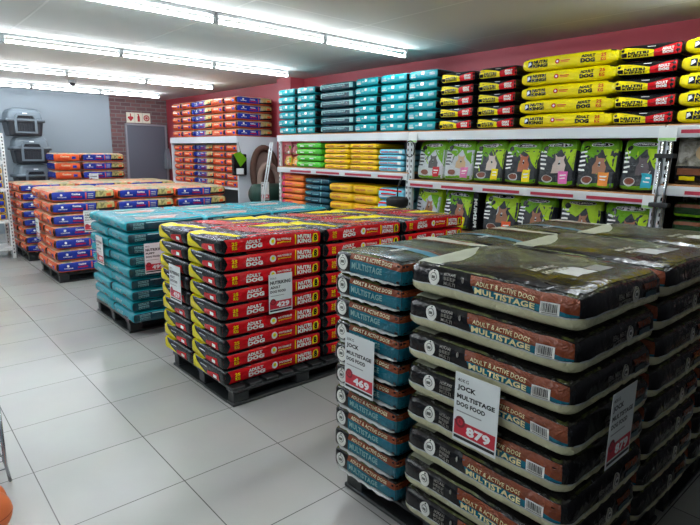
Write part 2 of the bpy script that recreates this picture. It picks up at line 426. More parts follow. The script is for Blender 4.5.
def jock_small(seed, free=False):
    # text end (0.44 wide) looks along -X, the bag runs 0.70 along +X
    L, W, H = 0.692, 0.450, 0.1145; a, b, c = L/2, W/2, H/2
    def col(f, s, t):
        if f == 'left': return JK
        if f == 'top': return LANDS
        return JK
    B = Bag(L, W, H, (0.03, 0.03, 0.030), col, seed, 0.008, 5, 0.0025, taper=(0.01, 0.01), grid=.03, free=free)
    f = 'left'
    logo(B, f, -b+.065, .002, .034)
    B.poly(f, [(-b+.115, -c*.95), (b, -c*.95), (b, c*.95), (-b+.115, c*.95)], JTEAL, 1)
    B.poly(f, [(-b+.115, c*.98), (-b+.115, c*.38), (b, c*.28), (b, c*.98)], JOR, 2)
    B.text(f, 'ADULT & ACTIVE DOGS', (-b+.14, c*.46, b-.06, c*.8), CREAM, 4, .02)
    B.text(f, 'MULTISTAGE', (-b+.13, -c*.35, b-.12, c*.16), mat('jock_faint', (110, 160, 160), .4), 4, .03)
    B.rect(f, -b+.01, -c, b-.01, -c*.86, SILV, 3)
    B.poly(f, [(-b, -c*.6), (-b+.018, -c*.4), (-b+.012, c*.5), (-b, c*.6)], SILV, 3)
    f = 'front'
    B.rect(f, -a, -c*.95, -a+.2, c*.3, JTEAL, 1); B.rect(f, -a, c*.3, -a+.2, c*.95, JOR, 1); B.rect(f, -a+.2, -c, a, -c*.3, JCREAM, 1)
    f = 'top'
    B.poly(f, [(-a+.02, b-.02), (-a+.02, -b+.02), (-a+.10, -b+.02), (-a+.05, 0), (-a+.07, b-.02)], JK, 1)
    arc = [(-a+.12+.13*math.cos(q), -.03+.24*math.sin(q)) for q in [math.radians(x) for x in range(-75, 80, 15)]]
    arc2 = [(x+.06, y*1.05) for x, y in arc][::-1]; arc3 = [(x+.085, y*1.07) for x, y in arc][::-1]
    B.poly(f, arc+arc3, JOR, 1); B.poly(f, arc+arc2, mat('jock_sky', (20, 96, 116), .35), 2)
    B.text(f, 'MULTISTAGE', (-a+.16, -.015, -a+.28, .02), WH, 3)
    B.poly(f, [(a-.16, b-.02), (a-.10, -b+.1), (a-.05, -b+.02), (a-.005, -b+.02), (a-.005, b-.02)], mat('sweep_grey', (150, 152, 134), .4), 1)
    B.poly(f, [(a-.17, b-.02), (a-.11, -b+.1), (a-.09, -b+.1), (a-.14, b-.02)], JOR, 2)
    return B.mesh('dog_food_bag')
def barcode(B, f, x, z, w, h):
    B.rect(f, x, z, x+w, z+h, WH, 3)
    random.seed(4); q = x+.005
    while q < x+w-.008:
        t = random.choice((.0012, .002, .003)); B.rect(f, q, z+h*.22, q+t, z+h*.92, K, 5); q += t+random.choice((.0016, .0026))
    B.rect(f, x+.006, z+h*.07, x+w-.006, z+h*.15, JG, 5)
def jock_big(seed, free=False):
    # text side (0.77 wide) looks along -X, bag is 0.66 deep along X
    L, W, H = 0.680, 0.775, 0.1475; a, b, c = L/2, W/2, H/2
    cz = -.013
    def col(f, s, t):
        if f == 'bottom': return JCREAM
        if f == 'top': return LANDS
        return JCREAM if t < cz else JK
    B = Bag(L, W, H, (0.07, 0.07, 0.044), col, seed, 0.012, 3.6, 0.004, taper=(0.03, 0.03), sag=.004, grid=.03, cuts=((), (), (cz,)), free=free)
    f = 'left'
    B.rect(f, -b+.02, cz-.004, b-.02, cz+.002, SILV, 1)
    logo(B, f, -b+.155, .018, .031)
    for i, t in enumerate(('HOKAAI', 'BEEF', 'MULTI')): B.text(f, t, (-b+.21, .034-.019*i, -b+.265, .048-.019*i), JG, 3, .03)
    x0 = -b+.325
    B.poly(f, [(x0, .064), (x0+.03, cz+.004), (b-.012, cz+.004), (b-.012, .066)], JTEAL, 1)
    B.poly(f, [(x0, .066), (x0+.012, .022), (b-.14, .019), (b-.06, .006), (b-.012, .0), (b-.012, .068)], JOR, 2)
    B.text(f, 'ADULT & ACTIVE DOGS', (x0+.035, .027, b-.18, .044), JTXT, 4, .01)
    B.text(f, 'MULTISTAGE', (x0+.03, -.006, b-.175, .018), JTXT, 4, .04)
    barcode(B, f, b-.155, -.010, .07, .043)
    B.disc(f, -b+.30, .03, .005, GREY, 2, .012)
    f = 'front'
    B.rect(f, -a+.02, cz-.004, a-.02, cz+.002, SILV, 1)
    logo(B, f, .04, .012, .030, 2)
    for i, t in enumerate(('REAL MEAT', 'ACTIVES')): B.text(f, t, (-.11, .012-.026*i, 0, .032-.026*i), JG, 3, .03)
    B.rect(f, .12, .018, .24, .045, JOR, 2); B.rect(f, .13, -.014, .24, .008, mat('jock_dim_teal', (24, 70, 78), .35), 2)
    f = 'top'
    # cream sweep at the back corner, label patch at the front
    B.poly(f, [(-a+.03, b-.03), (-a+.03, b-.15), (-a+.16, b-.17), (-.04, b-.13), (.08, b-.07), (.12, b-.03)], mat('sweep_grey', (150, 152, 134), .4), 1)
    B.poly(f, [(-a+.02, b-.15), (-a+.14, b-.17), (-a+.17, -b+.04), (-a+.02, -b+.04)], JK, 1)
    B.poly(f, [(-a+.04, -b+.02), (a-.04, -b+.02), (a-.06, -b+.2), (-a+.06, -b+.18)], JK, 1)
    B.rect(f, -.14, -b+.13, .02, -b+.23, mat('label_patch', (196, 198, 196), .3), 2)
    B.rect(f, .04, -b+.13, .16, -b+.2, mat('label_patch2', (120, 122, 124), .3), 2)
    for i, t in enumerate(('REAL MEAT', 'FORMULA')): B.text(f, t, (-a+.15, -.13-.05*i, -a+.31, -.10-.05*i), mat('top_letter', (150, 146, 128), .4), 3, .04)
    return B.mesh('dog_food_bag')
def king_long(seed):
    # yellow printed side 0.88 long
    L, W, H = 0.89, 0.46, 0.125; a, b, c = L/2, W/2, H/2
    B = Bag(L, W, H, (0.07, 0.035, 0.045), lambda f, s, t: YE if f != 'top' or abs(s) < .36 else K, seed, 0.008, 4.5, 0.002, taper=(0.12, 0.04))
    f = 'front'
    B.rect(f, -a+.075, -.03, -a+.12, .03, K, 2); B.poly(f, [(-a+.08, -.022), (-a+.11, .0), (-a+.1, .022), (-a+.08, .016)], WH, 3)
    B.text(f, 'NUTRI', (-a+.13, .004, -a+.26, .036), K, bold=.06); B.text(f, 'KING!', (-a+.125, -.036, -a+.265, 0), K, bold=.06)
    B.disc(f, -.085, 0, .022, RED); B.disc(f, -.085, 0, .010, WH, 3)
    B.rect(f, -.055, .0, .03, .008, RED, 2); B.rect(f, -.05, -.012, .02, -.006, OR, 2)
    B.text(f, 'ADULT', (.13, .008, .25, .034), K, bold=.06); B.text(f, 'DOG', (.125, -.038, .25, .002), K, bold=.07)
    B.text(f, '25', (.30, .004, .345, .036), RED, bold=.04); B.text(f, 'KG', (.30, -.036, .345, -.004), RED, bold=.04)
    return B.mesh('dog_food_bag')
def king_end(seed, W=0.44):
    # short printed end facing the aisle
    L, H = W, 0.118; D = .62; a, b, c = L/2, D/2, H/2
    B = Bag(L, D, H, (0.03, 0.05, 0.045), lambda f, s, t: K, seed, 0.006, 5, 0.002, taper=(0.04, 0.05))
    f = 'front'
    B.poly(f, [(-a, -c*.95), (.03, -c*.95), (.03, c*.1), (-a+.01, c*1.0)], YE, 1)
    B.poly(f, [(.03, -c*.92), (a-.005, -c*.9), (a-.005, c*.95), (.03, c*.1)], RED, 1)
    B.rect(f, -a+.025, -.042, -a+.065, -.004, K, 2)
    B.text(f, 'NUTRI', (-a+.075, -.018, -.005, .004), K, bold=.05); B.text(f, 'KING!', (-a+.075, -.045, -.005, -.022), K, bold=.05)
    B.text(f, 'ADULT', (.09, -.004, .175, .018), WH, bold=.06); B.text(f, 'DOG', (.095, -.034, .17, -.008), WH, bold=.07)
    B.rect(f, -.02, .034, .04, .042, WH, 2)
    return B.mesh('dog_food_bag')
def plain_bag(L, W, H, base, bands, seed, end=None):
    """shelf bag: printed side toward the aisle; bands = (x0, z0, x1, z1, material, layer) in fractions of half size, or ('t', text, ...)"""
    a, b, c = L/2, W/2, H/2; end = end or base
    B = Bag(L, W, H, (min(.05, L*.1), min(.04, H*.3), H*.32), lambda f, s, t: end if f in ('left', 'right') else base, seed, 0.006, 6, 0.002, taper=(0.08, 0.04), grid=.04)
    for q in bands:
        if q[0] == 't': B.text('front', q[1], (q[2]*a, q[3]*c, q[4]*a, q[5]*c), q[6], 4, .04)
        else: B.rect('front', q[0]*a, q[1]*c, q[2]*a, q[3]*c, q[4], q[5] if len(q) > 5 else 2)
    return B.mesh('pet_food_bag')
def pouch(seed, W, H, T, base, topc, tagc, white=False, lean=0.0, blob=(150, 96, 60), name='OPTIMIZOR'):
    """upright block bag with a printed face, thinner toward the folded top"""
    a, b, c = W/2, T/2, H/2
    def col(f, s, t):
        return topc if (f == 'top' or t > c*.55 or (white and f != 'front')) else base
    B = Bag(W, T, H, (0.04, T*.45, 0.05), col, seed, 0.020, 5, 0.008, taper=(0.06, 0), taper_top=.80, grid=.035, cuts=((), (), (c*.55,)))
    f = 'front'
    B.poly(f, [(-a*.95, c*.5), (-a*.95, c*.62), (a*.2, c*.62), (-a*.2, c*.2)], topc, 1)
    B.poly(f, [(a*.95, c*.6), (a*.15, c*.6), (a*.55, c*.1), (a*.95, -c*.3)], LIMEB if not white else LIME, 1)
    B.poly(f, [(-a*.95, -c*.92), (a*.95, -c*.92), (a*.95, -c*.72), (-a*.95, -c*.8)], LIME, 1)
    B.disc(f, .01, c*.76, a*.62, WH, 2, c*.085); B.disc(f, .01, c*.76, a*.58, K if not white else DGREY, 3, c*.07)
    B.text(f, name, (-a*.46, c*.725, a*.5, c*.795), WH, 5, .04)
    fur = film('fur_%d_%d_%d' % blob, blob, .6, .2)
    # portrait of an animal: ears, head, chest
    x = a*.12; z = c*.05
    B.poly(f, [(x-a*.28, z-c*.42), (x+a*.34, z-c*.42), (x+a*.36, z-c*.1), (x+a*.22, z+c*.08), (x+a*.27, z+c*.3), (x+a*.14, z+c*.2), (x-a*.08, z+c*.2), (x-a*.2, z+c*.3), (x-a*.17, z+c*.05), (x-a*.26, z-c*.12)], fur, 2)
    B.poly(f, [(x-a*.02, z-c*.12), (x+a*.08, z-c*.12), (x+a*.06, z+c*.05), (x+a*.0, z+c*.05)], PALE, 3)
    random.seed(seed)
    for _ in range(5):
        sx = random.uniform(-.7, .6)*a; sz = random.uniform(-.5, .35)*c; dx = random.uniform(-.3, .3)*a; dz = random.uniform(.2, .45)*c
        B.poly(f, [(sx, sz), (sx+a*.07, sz), (sx+dx+a*.05, sz+dz), (sx+dx, sz+dz)], random.choice((SILV, LIME, DGREY, LIMEB)), 1)
    B.disc(f, x+a*.03, z-c*.06, a*.05, K, 4)
    B.disc(f, -a*.38, -c*.62, a*.3, SILV, 3, c*.17); B.disc(f, -a*.38, -c*.6, a*.25, film('kibble', (120, 60, 40), .7), 4, c*.13)
    for k in range(5): B.rect(f, -a*.86, c*(.42-.17*k), -a*(.55-.05*(k % 2)), c*(.49-.17*k), WH if not white else DGREY, 3)
    B.disc(f, -a*.62, c*.62, a*.14, K, 4)
    B.rect(f, a*.2, -c*.82, a*.66, -c*.3, tagc, 5); B.rect(f, a*.28, -c*.5, a*.58, -c*.44, WH, 6); B.rect(f, a*.28, -c*.62, a*.55, -c*.58, WH, 6)
    return B.mesh('pet_food_pouch')

ORD = ['topmost', 'second from top', 'third from top', 'fourth from top', 'fifth from top', 'sixth from top', 'seventh from top', 'eighth from top', 'ninth from top', 'tenth from top']
random.seed(11)
def place(name, me, loc, rz, label, cat='bag of dog food', group=None):
    o = bpy.data.objects.new(name, me); COL.objects.link(o); o.location = loc; o.rotation_euler = (0, 0, rz)
    return tag(o, label, cat, group)
def column(meshes, top_mesh, x, y, z0, n, pitch, rz, look, where, group, jit=0.008, jr=0.012, name='dog_food_bag', cat='bag of dog food'):
    for k in range(n):
        me = top_mesh if (k == n-1 and top_mesh) else random.choice(meshes)
        lay = ORD[n-1-k] if n-1-k < 9 or n == 10 else 'lowest'
        if k == 0 and n > 1: lay = 'lowest'
        place(name, me, (x+random.uniform(-jit, jit), y+random.uniform(-jit, jit), z0+k*pitch), rz+random.uniform(-jr, jr), f'{look}, {lay} {where}', cat, group)

# ------------------------------------------------------------------ the room
CZ = 2.93; WX = 5.55; WY = 13.1; LX = -4.6; BY = -3.2
PAINT_RED = mat('red_wall_paint', (168, 62, 74), .55, bump=.05, bscale=60)
PAINT_GREY = mat('grey_wall_paint', (142, 154, 164), .55, bump=.05, bscale=50)
MB().box(LX, WX, BY, WY, -.1, 0, mat_tiles()).build('floor')['kind'] = 'structure'
MB().box(LX, WX, BY, WY, CZ, CZ+.1, mat_ceiling()).build('ceiling')['kind'] = 'structure'
MB().box(WX, WX+.15, BY, WY+.15, 0, CZ, PAINT_RED).build('wall_right')['kind'] = 'structure'
MB().box(4.2, WX, WY, WY+.15, 0, CZ, mat_brick()).build('wall_far_brick')['kind'] = 'structure'
MB().box(LX, 4.2, WY-.05, WY+.15, 0, CZ, PAINT_GREY).build('wall_far')['kind'] = 'structure'
MB().box(LX-.15, LX, BY, WY+.15, 0, CZ, PAINT_GREY).build('wall_left')['kind'] = 'structure'
MB().box(LX-.15, 1.5, BY-.15, BY, 0, CZ, PAINT_GREY).build('wall_near')['kind'] = 'structure'
MB().box(1.5, WX+.15, BY, .06, 0, CZ, mat('charcoal_shade_wall', (58, 58, 62), .7)).build('wall_added_shade')['kind'] = 'structure'  # unseen dark wall, added to keep bounced light out of the aisle
MB().box(5.27, WX-.002, 7.5, 7.9, 0, CZ, PAINT_RED).build('trim_1')['kind'] = 'structure'
GD = mat('grey_door_paint', (98, 102, 114), .5)
dr = MB().bevbox(4.56, 5.46, WY-.05, WY-.002, 0, 2.3, GD, .005).build('door_1'); dr['kind'] = 'structure'
MB().box(4.52, 4.558, WY-.07, WY-.002, 0, 2.34, mat('door_frame', (150, 150, 158), .5)).box(5.462, 5.5, WY-.07, WY-.002, 0, 2.34, MATS['door_frame']).box(4.52, 5.5, WY-.07, WY-.002, 2.302, 2.34, MATS['door_frame']).build('door_frame', dr)
MB().tube([(4.65, WY-.05, 1.05), (4.65, WY-.11, 1.05), (4.76, WY-.11, 1.05)], .01, mat('dull_metal', (150, 150, 150), .35, 1)).build('door_handle', dr)

# ------------------------------------------------------------------ lights
TM = mat('tube_glow', (240, 247, 252), .5, emit=TUBE_POWER)
HOUS = mat('batten_white', (150, 155, 156), .6)
def light_proto():
    e = empty('fluorescent_light')
    MB().bevbox(-.59, .59, -.024, .024, -.03, 0, HOUS, .004).build('housing', e)
    MB().tube([(-.575, 0, -.078), (.575, 0, -.078)], .0135, TM, 12).build('tube', e)
    for sx in (-1, 1): MB().bevbox(sx*.592-.012, sx*.592+.012, -.018, .018, -.096, -.002, HOUS, .004).build('end_cap', e)
    note_children(e); return e
LP = light_proto(); first = True
rows = [(1.45, 'just above the photographer'), (4.55, 'in the second row'), (6.93, 'in the third row'), (9.31, 'in the fourth row'), (11.72, 'in the row by the grey wall')]
PL = ['at the red wall end', 'second from the red wall', 'third from the red wall', 'fourth from the red wall', 'fifth from the red wall', 'sixth from the red wall', 'seventh from the red wall']
for y, nm in rows:
    for i in range(6):
        x = 4.23-1.215*i
        o = LP if first else copy_tree(LP); first = False
        o.location = (x, y, CZ-.001); tag(o, f'ceiling fluorescent tube light {nm}, {PL[i]}', 'light', 'fluorescent tubes on the ceiling')
dm = empty('ceiling_camera', (2.85, 10.7, CZ-.001))
MB().lathe([(.0, 0), (.065, 0), (.065, -.035), (.055, -.045), (0, -.045)], (0, 0, 0), HOUS).build('housing', dm)
MB().lathe([(.048, -.046), (.044, -.07), (.03, -.09), (.0, -.098)], (0, 0, 0), mat('smoked_dome', (60, 62, 66), .1)).build('dome', dm)
tag(dm, 'small round dome camera on the ceiling between the far tube lights', 'camera')

# ------------------------------------------------------------------ pallets
PK = mat('black_plastic', (34, 38, 40), .45, bump=.15, bscale=60)
def pallet_mesh():
    mb = MB(); X, Y = 1.2, 1.0
    for i in range(9):
        x = .0+i*(X-.1)/8; mb.bevbox(x, x+.1, 0, Y, .118, .14, PK, .004, 1)
    for y in (0, Y/2-.05, Y-.1): mb.bevbox(0, X, y, y+.1, .0, .022, PK, .004, 1); mb.bevbox(0, X, y, y+.1, .098, .1179, PK, .004, 1)
    for x in (0, X/2-.07, X-.14):
        for y in (0, Y/2-.05, Y-.1): mb.bevbox(x+.01, x+.13, y+.006, y+.094, .0221, .0979, PK, .006, 1)
    for x in (0, X/2-.05, X-.1): mb.box(x, x+.1, .1001, Y/2-.0501, .0, .018, PK); mb.box(x, x+.1, Y/2+.0501, Y-.1001, .0, .018, PK)
    return mb.mesh('pallet')
PME = pallet_mesh()
def pallet(x, y, label, rz=0):
    o = bpy.data.objects.new('pallet', PME); COL.objects.link(o)
    o.location = (x, y, 0); o.rotation_euler = (0, 0, rz)
    tag(o, label, 'pallet', 'black plastic pallets')
# ------------------------------------------------------------------ price signs
SW = mat('sign_paper', (228, 232, 232), .35, coat=.3); SK = mat('sign_ink', (24, 24, 26), .5); SR = mat('sign_red', (200, 38, 58), .45); SRD = mat('sign_dark_red', (130, 24, 40), .45)
SWI = mat('sign_white_ink', (245, 245, 245), .45)
SGREY = mat('sign_grey_ink', (150, 150, 152), .5)
def sign(loc, rz, lines, price, label, w=.2, h=.285, tilt=0.0):
    """sheet in the XZ plane looking toward -Y before rotation, hung by its top edge"""
    mb = MB(); mb.box(-w/2, w/2, 0, .0016, -h, 0, SW)
    def put(geo, M, lay):
        vs, fs = geo; y = -.0004*lay
        F2 = []
        for f in fs:
            ar = sum(vs[f[i]][0]*vs[f[(i+1) % len(f)]][1]-vs[f[(i+1) % len(f)]][0]*vs[f[i]][1] for i in range(len(f)))
            F2.append(f if ar > 0 else f[::-1])
        mb.add([(x, y, z) for x, z in vs], F2, M)
    z = -.022
    for i, (t, big) in enumerate(lines):
        hh = (.014, .026, .019, .019)[i]
        ww = min(w-.026, len(t)*(.0128, .0215, .0172, .0165)[i])
        put(text2d(t, (-w/2+.012, z-hh, -w/2+.012+ww, z), .05 if i else .01), SK, 1); z -= hh+.012
    put(rect2d(-w/2+.014, z-.012, w/2-.07, z-.007), SGREY, 1)
    put(rect2d(-w/2+.006, -h+.03, w/2-.006, -h+.088), SR, 1)
    put(rect2d(-w/2+.006, -h+.012, w/2-.006, -h+.024), SK, 1)
    put(disc2d(-w/2+.034, -h+.084, .024), SRD, 2); put(disc2d(-w/2+.034, -h+.084, .014), SR, 3); put(text2d('R', (-w/2+.029, -h+.077, -w/2+.039, -h+.091), .03), SRD, 4)
    put(text2d(price, (-w/2+.064, -h+.038, w/2-.026, -h+.078), .05), SWI, 3)
    o = mb.build('price_sign', None, loc, rz, fixn=False); o.rotation_euler = (tilt, 0, rz)
    return tag(o, label, 'sign', 'hanging price signs')

# ------------------------------------------------------------------ stacks on pallets
H2 = math.pi/2
XC = ['aisle-end', 'middle', 'shelf-end']
# 1. the 40 kg and 20 kg sacks nearest to the camera
pallet(2.70, .75, 'black pallet under the black sacks at the aisle', H2); pallet(3.78, .75, 'black pallet under the black sacks at the shelf side', H2)
bpy.context.view_layer.update()
JS = [jock_small(s) for s in (1, 2, 3)]; JB = [jock_big(s) for s in (4, 5, 6)]; JBT = jock_big(4, True); JST = jock_small(1, True)
def seam_mesh(x0, x1, y, z, dy, dz, M, along, seed):
    mb = MB(); n = 22; vs = []; fs = []
    for i in range(n+1):
        t = x0+(x1-x0)*i/n; wv = .004*math.sin(i*1.7+seed)+.003*math.sin(i*3.1)
        e = min(1, i/2.5, (n-i)/2.5)
        for k, (oy, oz) in enumerate(((0, 0), (dy*e, dz*e+wv), (dy*e, dz*e+wv+.003), (0, .004))):
            q = y+oy; vs.append((t, q, z+oz) if along == 'x' else (q, t, z+oz))
    for i in range(n):
        for k in range(4): k2 = (k+1) % 4; fs.append((i*4+k, i*4+k2, (i+1)*4+k2, (i+1)*4+k))
    fs += [(0, 1, 2, 3), (n*4, n*4+1, n*4+2, n*4+3)]
    mb.add(vs, fs, M, True); return mb.mesh('seam')
SB_A = seam_mesh(-.26, .26, .366, .056, .014, .030, JCREAM, 'x', 1); SB_B = seam_mesh(-.26, .26, -.380, .052, -.016, -.008, JCREAM, 'x', 2)
SS_A = seam_mesh(-.205, .205, -.338, .012, -.014, -.006, SILV, 'y', 3)
def add_seams(names, meshes):
    for o in list(COL.objects):
        if o.get('group') == names:
            for me in meshes:
                c = bpy.data.objects.new('seam', me); COL.objects.link(c); c.parent = o
jb_cols = [(1.972, 1.113, 'facing the aisle'), (2.665, 1.113, 'second from the aisle'), (3.355, 1.113, 'third from the aisle')]
for i, (x, y, wn) in enumerate(jb_cols):
    column(JB, JBT, x, y, .142, 8, .1485, 0, 'big black sack with cream edge', f'in the stack {wn}', 'big sacks on the front pallets', .007, .007)
for i, wn in enumerate(('facing the aisle', 'second from the aisle', 'third from the aisle')):
    column(JS, JST, 1.985+.70*i, 1.750, .142, 10, .1155, 0, 'smaller black and teal sack', f'in the column {wn}', 'smaller teal and black sacks', .002, .006)
add_seams('big sacks on the front pallets', (SB_A, SB_B)); add_seams('smaller teal and black sacks', (SS_A,))
sign((1.612, 1.098, .925), -H2, [('40KG', 0), ('JOCK', 1), ('MULTISTAGE', 1), ('DOG FOOD', 1)], '879', 'white price sign reading 879 on the lit aisle face of the big sacks')
sign((1.90, .680, .955), 0, [('40KG', 0), ('JOCK', 1), ('MULTISTAGE', 1), ('DOG FOOD', 1)], '879', 'shaded price sign reading 879 on the dark side of the big sacks')
sign((1.608, 1.752, .912), -H2, [('20KG', 0), ('JOCK', 1), ('MULTISTAGE', 1), ('DOG FOOD', 1)], '469', 'white price sign reading 469 on the smaller teal and black sacks')
# 2. red sacks
pallet(1.69, 3.12, 'black pallet under the aisle end of the red sacks')
pallet(2.95, 3.12, 'black pallet under the shelf end of the red sacks')
RB = [red_bag(s) for s in (11, 12, 13)]; RT = red_bag(14, True)
for i in range(3):
    for j in range(2):
        column(RB, RT, 2.085+.87*i, 3.43+.517*j, .142, 9, .1155, 0, 'red bag with yellow and black end', f'in the {XC[i]} {"front" if j == 0 else "rear"} column', 'red bags of dog food on pallets', .003, .004)
sign((2.11, 3.145, .895), 0, [('25KG', 0), ('NUTRIKING', 1), ('ADULT', 1), ('DOG FOOD', 1)], '429', 'white price sign reading 429 on the long red side of the red bags')
sign((1.637, 3.875, .893), -H2, [('25KG', 0), ('NUTRIKING', 1), ('ADULT', 1), ('DOG FOOD', 1)], '429', 'white price sign reading 429 on the yellow ends of the red bags')
# 3. teal sacks
pallet(1.69, 5.13, 'black pallet under the aisle end of the teal sacks')
pallet(2.95, 5.13, 'black pallet under the shelf end of the teal sacks')
TB = [teal_bag(s) for s in (21, 22, 23)]; TBT = teal_bag(21, True)
for i in range(3):
    for j in range(2):
        column(TB, TBT, 2.045+.785*i, 5.22+.56*j, .142, 9, .1085, 0, 'teal bag with silver lettering', f'in the {XC[i]} {"front" if j == 0 else "rear"} column', 'teal bags of dog food on pallets')
sign((1.90, 4.915, .90), 0, [('8KG', 0), ('NUTRIKING', 1), ('PUPPY', 1), ('DOG FOOD', 1)], '499', 'white price sign on the long dark side of the teal bags')
sign((1.640, 5.70, .89), -H2, [('8KG', 0), ('NUTRIKING', 1), ('PUPPY', 1), ('DOG FOOD', 1)], '499', 'white price sign on the aisle ends of the teal bags')
# 4. blue and orange sacks, two pallet rows
BB = [blue_bag(s) for s in (31, 32, 33)]; BS = [blue_bag(s, H=.133) for s in (34, 35)]
for nm, y0, n, p, me in (('nearer', 7.66, 7, .155, BB), ('farther', 9.5, 8, .134, BS)):
    pallet(1.69, y0+.06, f'black pallet under the aisle end of the {nm} blue and orange bags')
    pallet(2.95, y0+.06, f'black pallet under the shelf end of the {nm} blue and orange bags')
    for i in range(3):
        for j in range(2):
            column(me, me[0], 2.065+.83*i, y0+.25+.53*j, .142, n, p, 0, f'blue and orange bag', f'in the {XC[i]} {"front" if j == 0 else "rear"} column, {nm} pallets', f'blue and orange bags on the {nm} pallets')
sign((1.630, 8.40, .80), -H2, [('20KG', 0), ('CANINE', 1), ('ADULT', 1), ('DOG FOOD', 1)], '449', 'white price sign on the orange ends of the nearer blue and orange bags')
sign((2.13, 7.635, .95), 0, [('20KG', 0), ('CANINE', 1), ('ADULT', 1), ('DOG FOOD', 1)], '449', 'white price sign on the long side of the nearer blue and orange bags')
# 5. stack before the grey wall
pallet(2.78, 11.06, 'black pallet before the grey wall under a tall stack')
column([blue_bag(36, H=.165)], None, 3.53, 11.8, .142, 9, .17, 0, 'blue and orange bag lengthwise', 'in the tall stack before the grey wall', 'tall stack before the grey wall')
column([blue_bag(37, L=.6, W=.5, H=.165)], None, 2.86, 11.8, .142, 9, .17, H2, 'bag showing its orange end', 'in the tall stack before the grey wall', 'tall stack before the grey wall')
sign((3.32, 11.53, 1.27), 0, [('20KG', 0), ('CANINE', 1)], '449', 'small price sign on the tall stack before the grey wall', .17, .2)

# ------------------------------------------------------------------ shelving
SHW = mat('shelf_white', (212, 218, 222), .4); CHIP = mat('chipboard', (176, 128, 82), .7, var=.15); DARK = mat('shelf_back', (58, 64, 66), .6)
STRIP = mat('ticket_red', (176, 36, 62), .45); PLAST = mat('ticket_rail', (205, 210, 212), .3)
XS = 4.70
def shelf_bay(y0, y1, decks, label, strips):
    e = empty('shelving_unit', (XS, (y0+y1)/2, 0)); hy = (y1-y0)/2
    xd = .80
    for sy in (-1, 1):
        for x in (.01, xd-.05):
            mb = MB(); yy = sy*hy-(.045 if sy > 0 else 0)
            mb.bevbox(x, x+.04, yy, yy+.045, 0, 2.0 if x > .1 else 1.985, SHW, .003, 1)
            for k in range(30):
                mb.box(x-.001, x+.0, yy+.016, yy+.03, .1+k*.062, .13+k*.062, K)
            mb.build('upright', e)
    MB().box(xd-.008, xd, -hy+.05, hy-.05, .1, 1.9, DARK).build('back_panel', e)
    for i, z in enumerate(decks):
        MB().box(.006, xd-.012, -hy+.001, hy-.001, z-.018, z, CHIP).build('deck', e)
        bm_ = MB(); hb = .085 if i == 0 else .07
        bm_.bevbox(-.02, .006, -hy+.001, hy-.001, z-.018-hb, z-.012, SHW, .003, 1)
        bm_.build('beam', e)
        if i > 0 or strips:
            rl = MB(); rl.box(-.026, -.0205, -hy+.02, hy-.02, z-.085, z-.03, PLAST)
            if i > 0 or strips == 2:
                random.seed(i+int(y0*10)); y = -hy+.06
                while y < hy-.3:
                    l = random.choice((.2, .42, .5)); rl.box(-.0285, -.0262, y, min(y+l, hy-.05), z-.072, z-.044, STRIP); y += l+.12
            rl.build('price_rail', e)
    return tag(e, label, 'shelf', 'white shelving bays along the red wall')
shelf_bay(4.33, 7.03, [2.0, 1.53, .86, .2], 'white metal shelving bay holding yellow, green and orange bags', 0)
shelf_bay(1.63, 4.32, [2.0, 1.455, .93, .2], 'white metal shelving bay holding lime green and charcoal pouches', 0)
shelf_bay(-1.07, 1.62, [2.0, 1.54, 1.0, .2], 'white shelving bay at the right edge with dark green bags', 2)

# top of the shelves, bags face the aisle
R = -H2
KE = [king_end(s) for s in (41, 42)]; KL = [king_long(s) for s in (43, 44)]
KE2 = [king_end(45, .47)]
TSd = film('teal_shelf_film', (10, 148, 160), .25, .4)
def teal_small(W, seed, base=None, H=.107):
    base = base or TSd
    return plain_bag(W, .6, H, base, [(-.78, -.2, -.5, .3, TEALP), (-.1, .0, .1, .6, WH), (.45, -.2, .8, .35, TEALP), (-.35, -.1, -.18, .15, TEALP), ('t', 'KING', -.78, -.5, -.45, -.25, WH)], seed, K if base is TSd else TEALD)
TS = [teal_small(.44, 51), teal_small(.44, 52)]; TS2 = [teal_small(.42, 53)]
TDK = plain_bag(.70, .6, .107, film('deep_teal_shelf', (18, 66, 80), .3), [(-.9, .35, .9, .55, TEALP), (.75, -.6, .95, .7, TEALP), ('t', 'NUTRITION ADULT', -.8, -.15, .5, .2, TEALP), (-.95, -.6, -.85, .6, TEALP)], 54, TEALD)
def shelf_col(meshes, yc, z0, n, pitch, depth, look, where, group, **k):
    column(meshes, None, XS+.003+depth/2, yc+.03, z0, n, pitch, R, look, where, group, jit=.007, jr=.015, name='pet_food_bag', cat='bag of pet food', **k)
g = 'bags on the top shelf'
for yc, wn in ((6.775, 'at the pet-bed end of the shelf top'), (6.30, 'second column from the pet-bed end'),):
    shelf_col(TS, yc, 2.002, 6, .108, .6, 'teal bag', wn, g)
shelf_col([TDK], 5.63, 2.002, 6, .108, .6, 'long dark teal bag', 'on the top shelf', g)
for yc, wn in ((5.06, 'beside the long dark teal bags'), (4.595, 'directly over the shelf post'), (4.14, 'beside the black and yellow bags')):
    shelf_col(TS2 if yc > 5 else TS, yc, 2.002, 6, .110, .6, 'bright teal bag on the shelf top', wn, g)
shelf_col(KE, 3.67, 2.002, 5, .119, .62, 'black, yellow and red bag', 'beside the teal bags on the shelf top', g)
shelf_col(KE, 3.18, 2.002, 5, .119, .62, 'black, yellow and red bag', 'next to the long yellow bags', g)
shelf_col(KL, 2.47, 2.002, 5, .126, .46, 'long yellow bag with black lettering', 'on the shelf top', g)
shelf_col(KE2, 1.80, 2.002, 5, .127, .62, 'black, yellow and red bag', 'over the right shelf post', g)
shelf_col(KL, 1.11, 2.002, 5, .127, .46, 'yellow bag with black lettering', 'at the right edge of the shelf top', g)
